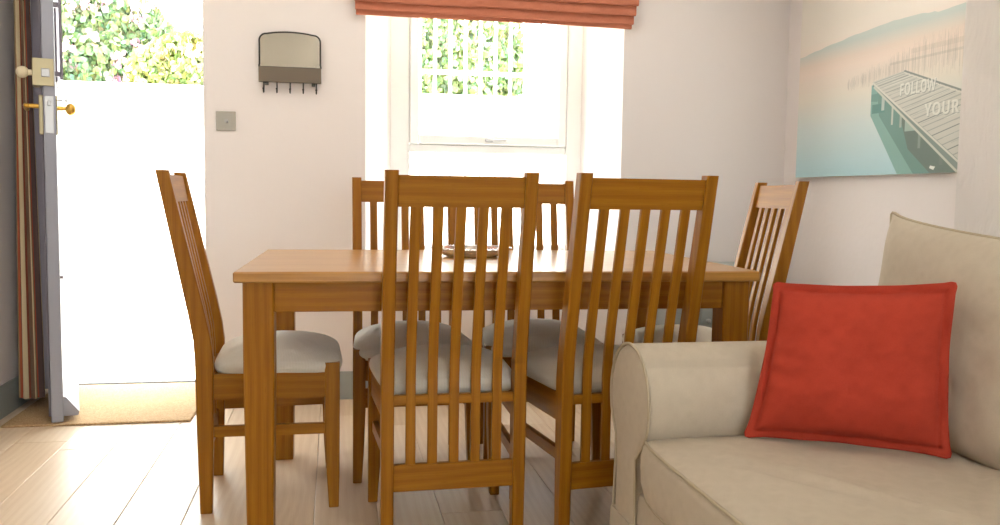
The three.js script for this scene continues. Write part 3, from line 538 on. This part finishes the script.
// canvas print of a jetty on a misty lake
{
  const WU = 1.54, HV = 1.0, K = 800, cv = document.createElement('canvas'); cv.width = WU * K; cv.height = HV * K;
  const c = cv.getContext('2d'), X = (u) => u * K, Y = (v) => (HV - v) * K;
  const poly = (pts, col) => { c.fillStyle = col; c.beginPath(); pts.forEach(([u, v], i) => i ? c.lineTo(X(u), Y(v)) : c.moveTo(X(u), Y(v))); c.closePath(); c.fill(); };
  const line = (a, b, col, w) => { c.strokeStyle = col; c.lineWidth = w * K; c.beginPath(); c.moveTo(X(a[0]), Y(a[1])); c.lineTo(X(b[0]), Y(b[1])); c.stroke(); };
  const grd = (v0, v1, stops) => { const g = c.createLinearGradient(0, Y(v0), 0, Y(v1)); stops.forEach(([t, s]) => g.addColorStop(t, s)); return g; };
  c.fillStyle = grd(1.0, 0.5, [[0, '#e4e1d6'], [0.7, '#e8e1d6'], [1, '#ecdccf']]); c.fillRect(0, 0, cv.width, Y(0.5));
  c.fillStyle = grd(0.5, 0, [[0, '#ecdccf'], [0.25, '#e4ded1'], [0.55, '#cfdcda'], [0.85, '#bad5d9'], [1, '#aed0d6']]); c.fillRect(0, Y(0.5), cv.width, cv.height);
  // ridge of hills, mist below
  c.fillStyle = grd(0.66, 0.49, [[0, 'rgba(186,202,199,0.75)'], [0.35, 'rgba(190,203,198,0.85)'], [0.75, 'rgba(224,208,194,0.6)'], [1, 'rgba(226,211,197,0)']]);
  c.beginPath(); c.moveTo(0, Y(0.49)); c.lineTo(0, Y(0.578));
  for (let i = 0; i <= 80; i++) { const u = i / 80 * WU; c.lineTo(X(u), Y(0.582 + 0.045 * Math.sin(u * 2.2) * (u < 1 ? 1 : 0.8) + 0.07 * Math.max(0, u - 0.95) + 0.008 * vnoise(u * 22, 1, 500, 9, 3))); }
  c.lineTo(X(WU), Y(0.49)); c.closePath(); c.fill();
  // far shore and reeds on the right
  for (let i = 0; i < 900; i++) {
    const u = 0.42 + rnd() * 1.12, k = Math.min(1, (u - 0.4) / 0.6), v = 0.405 + 0.05 * rnd() * k + 0.03 * k, h = (0.03 + 0.10 * rnd()) * (0.35 + 0.8 * k);
    line([u, v - h * 0.55], [u + rr(-0.004, 0.004), v + h * 0.55], rnd() < 0.45 ? 'rgba(150,150,142,0.22)' : rnd() < 0.5 ? 'rgba(205,200,190,0.28)' : 'rgba(178,168,158,0.24)', 0.0016);
  }
  c.fillStyle = 'rgba(150,150,138,0.20)'; c.fillRect(X(0.72), Y(0.462), X(0.82), 0.010 * K);
  c.fillStyle = 'rgba(150,150,140,0.14)'; c.fillRect(X(0.85), Y(0.50), X(0.7), 0.02 * K);
  // deep green water under the jetty
  poly([[0.60, 0.385], [0.60, 0.255], [0.80, 0], [1.54, 0], [1.54, 0.05], [1.165, 0.05], [0.66, 0.37]], '#8db3ab');
  poly([[0.64, 0.36], [0.66, 0.25], [0.90, 0], [1.54, 0], [1.165, 0.04], [0.72, 0.34]], '#7a9c94');
  poly([[0.80, 0.24], [0.86, 0.10], [1.0, 0], [1.54, 0], [1.165, 0.04]], '#76867f');
  poly([[0.60, 0.345], [0.66, 0.345], [0.645, 0.31], [0.60, 0.315]], '#7ba099'); poly([[0.61, 0.30], [0.70, 0.30], [0.70, 0.262], [0.61, 0.262]], '#6f9790');
  // posts and beams
  for (const [u, v0, v1, w, col] of [[0.675, 0.27, 0.345, 0.02, '#b9c4bd'], [0.745, 0.205, 0.315, 0.012, '#c3c8be'], [0.80, 0.19, 0.29, 0.014, '#aab5ac'], [0.92, 0.10, 0.21, 0.016, '#8f9d95'], [1.05, 0.03, 0.13, 0.02, '#7d8a83']]) poly([[u, v0], [u + w, v0], [u + w, v1], [u, v1]], col);
  poly([[0.835, 0.172], [0.905, 0.172], [0.905, 0.225], [0.835, 0.235]], '#a9bdb2');
  // deck
  const A = [0.606, 0.398], B = [0.815, 0.418], Cc = [1.54, 0.17], Dd = [1.54, -0.20];
  poly([A, B, Cc, Dd], '#cfcfc6');
  const mix2 = (p, q, t) => [p[0] + (q[0] - p[0]) * t, p[1] + (q[1] - p[1]) * t];
  c.save(); c.beginPath(); [A, B, Cc, Dd].forEach(([u, v], i) => i ? c.lineTo(X(u), Y(v)) : c.moveTo(X(u), Y(v))); c.closePath(); c.clip();
  for (let i = 1; i < 34; i++) {
    const t = (i / 34) ** 1.35, a = mix2(A, Dd, t), sl = 0.10 + 0.32 * t, b = [a[0] + 1, a[1] + sl];
    line(a, b, i % 3 ? 'rgba(140,150,146,0.6)' : 'rgba(112,124,120,0.75)', 0.0020 + 0.004 * t);
    for (let j = 0; j < 12; j++) { const k = rnd() * 0.6, q = rnd() * 0.012 * (0.4 + t); line([a[0] + k, a[1] + sl * k - q], [a[0] + k + 0.12, a[1] + sl * (k + 0.12) - q], rnd() < 0.5 ? 'rgba(160,166,160,0.5)' : 'rgba(228,228,220,0.6)', 0.002); }
  }
  c.restore();
  line(B, Cc, '#8d9690', 0.007); line([B[0], B[1] - 0.008], [Cc[0], Cc[1] - 0.008], '#dcdad0', 0.004);
  // edge beam
  poly([A, Dd, [Dd[0], Dd[1] - 0.07], [A[0] + 0.004, A[1] - 0.02]], '#8b9a94'); line([A[0], A[1] - 0.004], [Dd[0], Dd[1] - 0.01], '#d9d9cf', 0.009); line([A[0] + 0.01, A[1] - 0.022], [Dd[0], Dd[1] - 0.07], '#cdd0c5', 0.010);
  poly([[1.0, 0.03], [1.03, 0.025], [1.02, 0.012], [0.995, 0.02]], '#e9efe9');
  // the lettering
  c.textBaseline = 'alphabetic';
  for (const [t, u, v, w] of [['FOLLOW', 0.79, 0.318, 0.22], ['YOUR', 0.95, 0.222, 0.195]]) {
    c.font = 'bold ' + Math.round(0.066 * K) + 'px sans-serif'; c.save(); c.translate(X(u), Y(v)); c.scale(w * K / Math.max(1, c.measureText(t).width), 1);
    c.fillStyle = 'rgba(140,150,146,0.6)'; c.fillText(t, 3, 3); c.fillStyle = 'rgba(236,236,228,0.8)'; c.fillText(t, 0, 0); c.restore();
  }
  const map = new THREE.CanvasTexture(cv); map.colorSpace = THREE.SRGBColorSpace;
  const p = thing('canvas_print', 'canvas print of a wooden jetty on a misty lake', 'picture', [XR - 0.002, 1.095, -4.015]);
  mesh('stretcher_frame', cbox(-0.036, 0, 0, HV, 0, WU, 0.002), std({ color: 0xd8d3c8, roughness: 0.9 }), p);
  const face = new THREE.PlaneGeometry(WU - 0.003, HV - 0.003).rotateY(-Math.PI / 2).translate(-0.0368, HV / 2, WU / 2);
  mesh('print', face, std({ map, roughness: 0.85 }), p);
}
// ---------------------------------------------------------------- grey cabinet in the corner, door mat
{
  const k = thing('corner_cabinet', 'low grey cabinet against the wall behind the table end', 'cabinet', [1.80, 0, -4.03]);
  const hw = 0.22;
  mesh('carcass', cbox(-hw, hw, 0.05, 0.635, -0.14, 0.12, 0.003), greyPaint, k);
  mesh('cabinet_top', cbox(-hw - 0.012, hw + 0.012, 0.635, 0.662, -0.145, 0.145, 0.004), greyPaint, k);
  for (const s of [-1, 1]) {
    const a = s < 0 ? -hw + 0.008 : 0.004, b = s < 0 ? -0.004 : hw - 0.008;
    const d = mesh('cabinet_door', [cbox(a, b, 0.06, 0.12, 0.12, 0.138, 0.002), cbox(a, b, 0.565, 0.625, 0.12, 0.138, 0.002), cbox(a, a + 0.055, 0.12, 0.565, 0.12, 0.138, 0.002), cbox(b - 0.055, b, 0.12, 0.565, 0.12, 0.138, 0.002), cbox(a + 0.05, b - 0.05, 0.11, 0.57, 0.12, 0.128, 0.001)], greyPaint, k);
    mesh('knob', [cyl(0.005, 0.006, 0.014, [s < 0 ? b - 0.028 : a + 0.028, 0.40, 0.145], 'z', 12), new THREE.SphereGeometry(0.012, 14, 10).translate(s < 0 ? b - 0.028 : a + 0.028, 0.40, 0.158)], steel, d);
  }
  for (const x of [-hw + 0.03, hw - 0.03]) for (const z of [-0.11, 0.09]) mesh('foot', bar([[0, x - 0.015, x + 0.015, z - 0.015, z + 0.015], [0.05, x - 0.02, x + 0.02, z - 0.02, z + 0.02]], 0.002), greyPaint, k);
}
{
  const m = thing('door_mat', 'tan coir mat lying inside the doorway', 'mat', [-0.975, 0, -4.235]);
  mesh('pile', cbox(-0.375, 0.375, 0.0005, 0.010, -0.385, 0.385, 0.004), matCoir, m);
}
// ---------------------------------------------------------------- unseen ceiling lights, placed to light the walls and table
{
  const spots = [[-0.85, -3.3], [0.25, -3.55], [1.15, -3.55], [1.85, -2.95], [-0.7, -2.5], [0.4, -1.3], [0.8, 0.7]];
  const where = ['between the doorway and the table end', 'between the table and the mirror wall', 'between the table and the window', 'in the alcove beside the canvas', 'over the open floor by the left wall', 'over the open floor in front of the table', 'by the rear end of the sofa'];
  const diff = std({ color: 0xffffff, roughness: 0.6, emissive: LAMP_COLOR, emissiveIntensity: 2 });
  spots.forEach(([x, z], i) => {
    const l = thing('unseen_ceiling_light', 'unseen flat round ceiling light ' + where[i], 'light', [x, YC, z], 0, 'unseen flat ceiling lights');
    mesh('housing', new THREE.CylinderGeometry(0.19, 0.19, 0.03, 40).translate(0, -0.015, 0), upvc, l);
    mesh('diffuser', new THREE.CylinderGeometry(0.17, 0.165, 0.008, 40).translate(0, -0.034, 0), diff, l);
    const a = new THREE.RectAreaLight(LAMP_COLOR, LAMP, 0.3, 0.3); a.position.set(0, -0.042, 0); a.rotation.x = -Math.PI / 2; l.add(a);
  });
}
// ---------------------------------------------------------------- garden outside
const paving = std({ color: 0xd9d4c8, roughness: 0.9 });
const render = std({ color: 0xf0eee8, roughness: 0.9, bumpMap: plasterBump, bumpScale: 0.004 });
struct('unseen_rear_ground', 'unseen pale ground outside the rear window, added to block sky light from below', 'paving', prism([[-9, ZR + 0.3], [9, ZR + 0.3], [9, 14], [-9, 14]], -0.25, -0.06), paving);  // out of view, added to stop sky light rising through the rear window
struct('patio', 'sunlit pale paving outside the door', 'paving', prism([[-9, ZO], [9, ZO], [9, -18], [-9, -18]], -0.25, -0.06), paving);
{
  const w = structGroup('garden_wall', 'white rendered garden wall beyond the door and the window', 'garden wall');
  mesh('wall_body', prism([[-9, -8.2], [9, -8.2], [9, -8.42], [-9, -8.42]], -0.06, 1.87), render, w);
  mesh('coping', cbox(-9, 9, 1.87, 1.92, -8.45, -8.17, 0.012), render, w);
}
{
  const leafG = (() => { const P = [[0, 0], [0.42, 0.3], [0.36, 0.7], [0, 1], [-0.36, 0.7], [-0.42, 0.3]], pos = []; for (let i = 1; i < 5; i++) pos.push(P[0][0], P[0][1], 0, P[i][0], P[i][1], i === 2 || i === 4 ? 0.06 : 0.1, P[i + 1][0], P[i + 1][1], i === 2 ? 0 : 0.08); return fromTris(pos).translate(0, -0.5, 0); })();
  const leafM = new THREE.MeshPhysicalMaterial({ color: 0xffffff, roughness: 0.6, side: THREE.DoubleSide, transmission: 0.35, thickness: 0 });
  const petalM = new THREE.MeshPhysicalMaterial({ color: 0xffffff, roughness: 0.8, side: THREE.DoubleSide, transmission: 0.3, thickness: 0 });
  const bark = std({ color: 0x8a6c50, roughness: 0.95 });
  const dummy = new THREE.Object3D(), col = new THREE.Color();
  function shrub(label, blobs, n, nb, hues, petal) {
    const g = thing('flowering_shrub', label, 'shrub', [blobs[0][0], -0.06, blobs[0][2]]);
    const [ox, oy, oz] = g.position.toArray();
    const stems = []; for (let i = 0; i < 7; i++) { const b = blobs[i % blobs.length]; const x = b[0] - ox + rr(-0.3, 0.3), z = b[2] - oz + rr(-0.15, 0.15); stems.push(tube([[x * 0.6, 0, z], [x * 0.8 + rr(-0.1, 0.1), 0.9, z], [x, 1.7, z + rr(-0.1, 0.1)], [x + rr(-0.3, 0.3), b[1] + b[4] * 0.6, z]], 0.022, 24, 7)); }
    mesh('branches', stems, bark, g);
    const pick = () => { const b = blobs[Math.floor(rnd() * blobs.length)]; const a = rnd() * 2 * Math.PI, t = Math.acos(rr(-1, 1)), r = Math.cbrt(rr(0.25, 1)); return [b[0] - ox + b[3] * r * Math.sin(t) * Math.cos(a), b[1] - oy + b[4] * r * Math.cos(t), b[2] - oz + b[5] * r * Math.sin(t) * Math.sin(a)]; };
    const put = (im, i, size, p) => { dummy.position.set(...p); dummy.rotation.set(rr(-1.2, 1.2), rnd() * 6.28, rr(-1.2, 1.2)); dummy.scale.setScalar(size); dummy.updateMatrix(); im.setMatrixAt(i, dummy.matrix); };
    const L = new THREE.InstancedMesh(leafG, leafM, n); L.name = 'foliage'; L.userData.kind = 'stuff'; L.castShadow = L.receiveShadow = true;
    for (let i = 0; i < n; i++) { put(L, i, rr(0.05, 0.09), pick()); const h = hues[Math.floor(rnd() * hues.length)]; col.setRGB(h[0] * rr(0.8, 1.2), h[1] * rr(0.85, 1.15), h[2] * rr(0.8, 1.2)); L.setColorAt(i, col); }
    g.add(L);
    if (nb) {
      const F = new THREE.InstancedMesh(leafG, petalM, nb * 9); F.name = 'blossom'; F.userData.kind = 'stuff'; F.castShadow = F.receiveShadow = true;
      for (let i = 0; i < nb; i++) { const p = pick(); p[2] += 0.12; for (let k = 0; k < 9; k++) { put(F, i * 9 + k, rr(0.05, 0.08), p.map((q) => q + rr(-0.05, 0.05))); col.setRGB(petal[0], petal[1] * rr(0.85, 1.1), petal[2]); F.setColorAt(i * 9 + k, col); } }
      g.add(F);
    }
  }
  const G = [[0.25, 0.37, 0.18], [0.32, 0.43, 0.18], [0.22, 0.35, 0.20], [0.38, 0.42, 0.18]];
  const Y = [[0.32, 0.38, 0.12], [0.38, 0.40, 0.12], [0.25, 0.36, 0.12], [0.40, 0.34, 0.15]];
  shrub('tall pink-flowered shrub over the garden wall beside the open door', [[-2.55, 2.5, -9.5, 0.9, 0.9, 0.4], [-2.1, 2.25, -9.5, 0.65, 0.65, 0.38], [-3.1, 2.8, -9.5, 0.9, 0.9, 0.4]], 16000, 130, G, [0.75, 0.42, 0.55]);
  shrub('yellow-green shrub over the garden wall beside the door frame', [[-1.3, 2.0, -8.78, 0.62, 0.48, 0.28], [-0.6, 2.05, -8.78, 0.6, 0.6, 0.28]], 10000, 10, Y, [0.75, 0.6, 0.5]);
  shrub('green shrub over the garden wall seen through the window bars', [[0.6, 2.4, -9.0, 0.8, 0.9, 0.42], [1.45, 2.35, -9.0, 0.55, 0.85, 0.4]], 16000, 12, [...G, Y[0], Y[2]], [0.7, 0.5, 0.55]);
}
scene.traverse((o) => { if (o.isMesh) o.castShadow = o.receiveShadow = true; });
renderer.render(scene, camera);
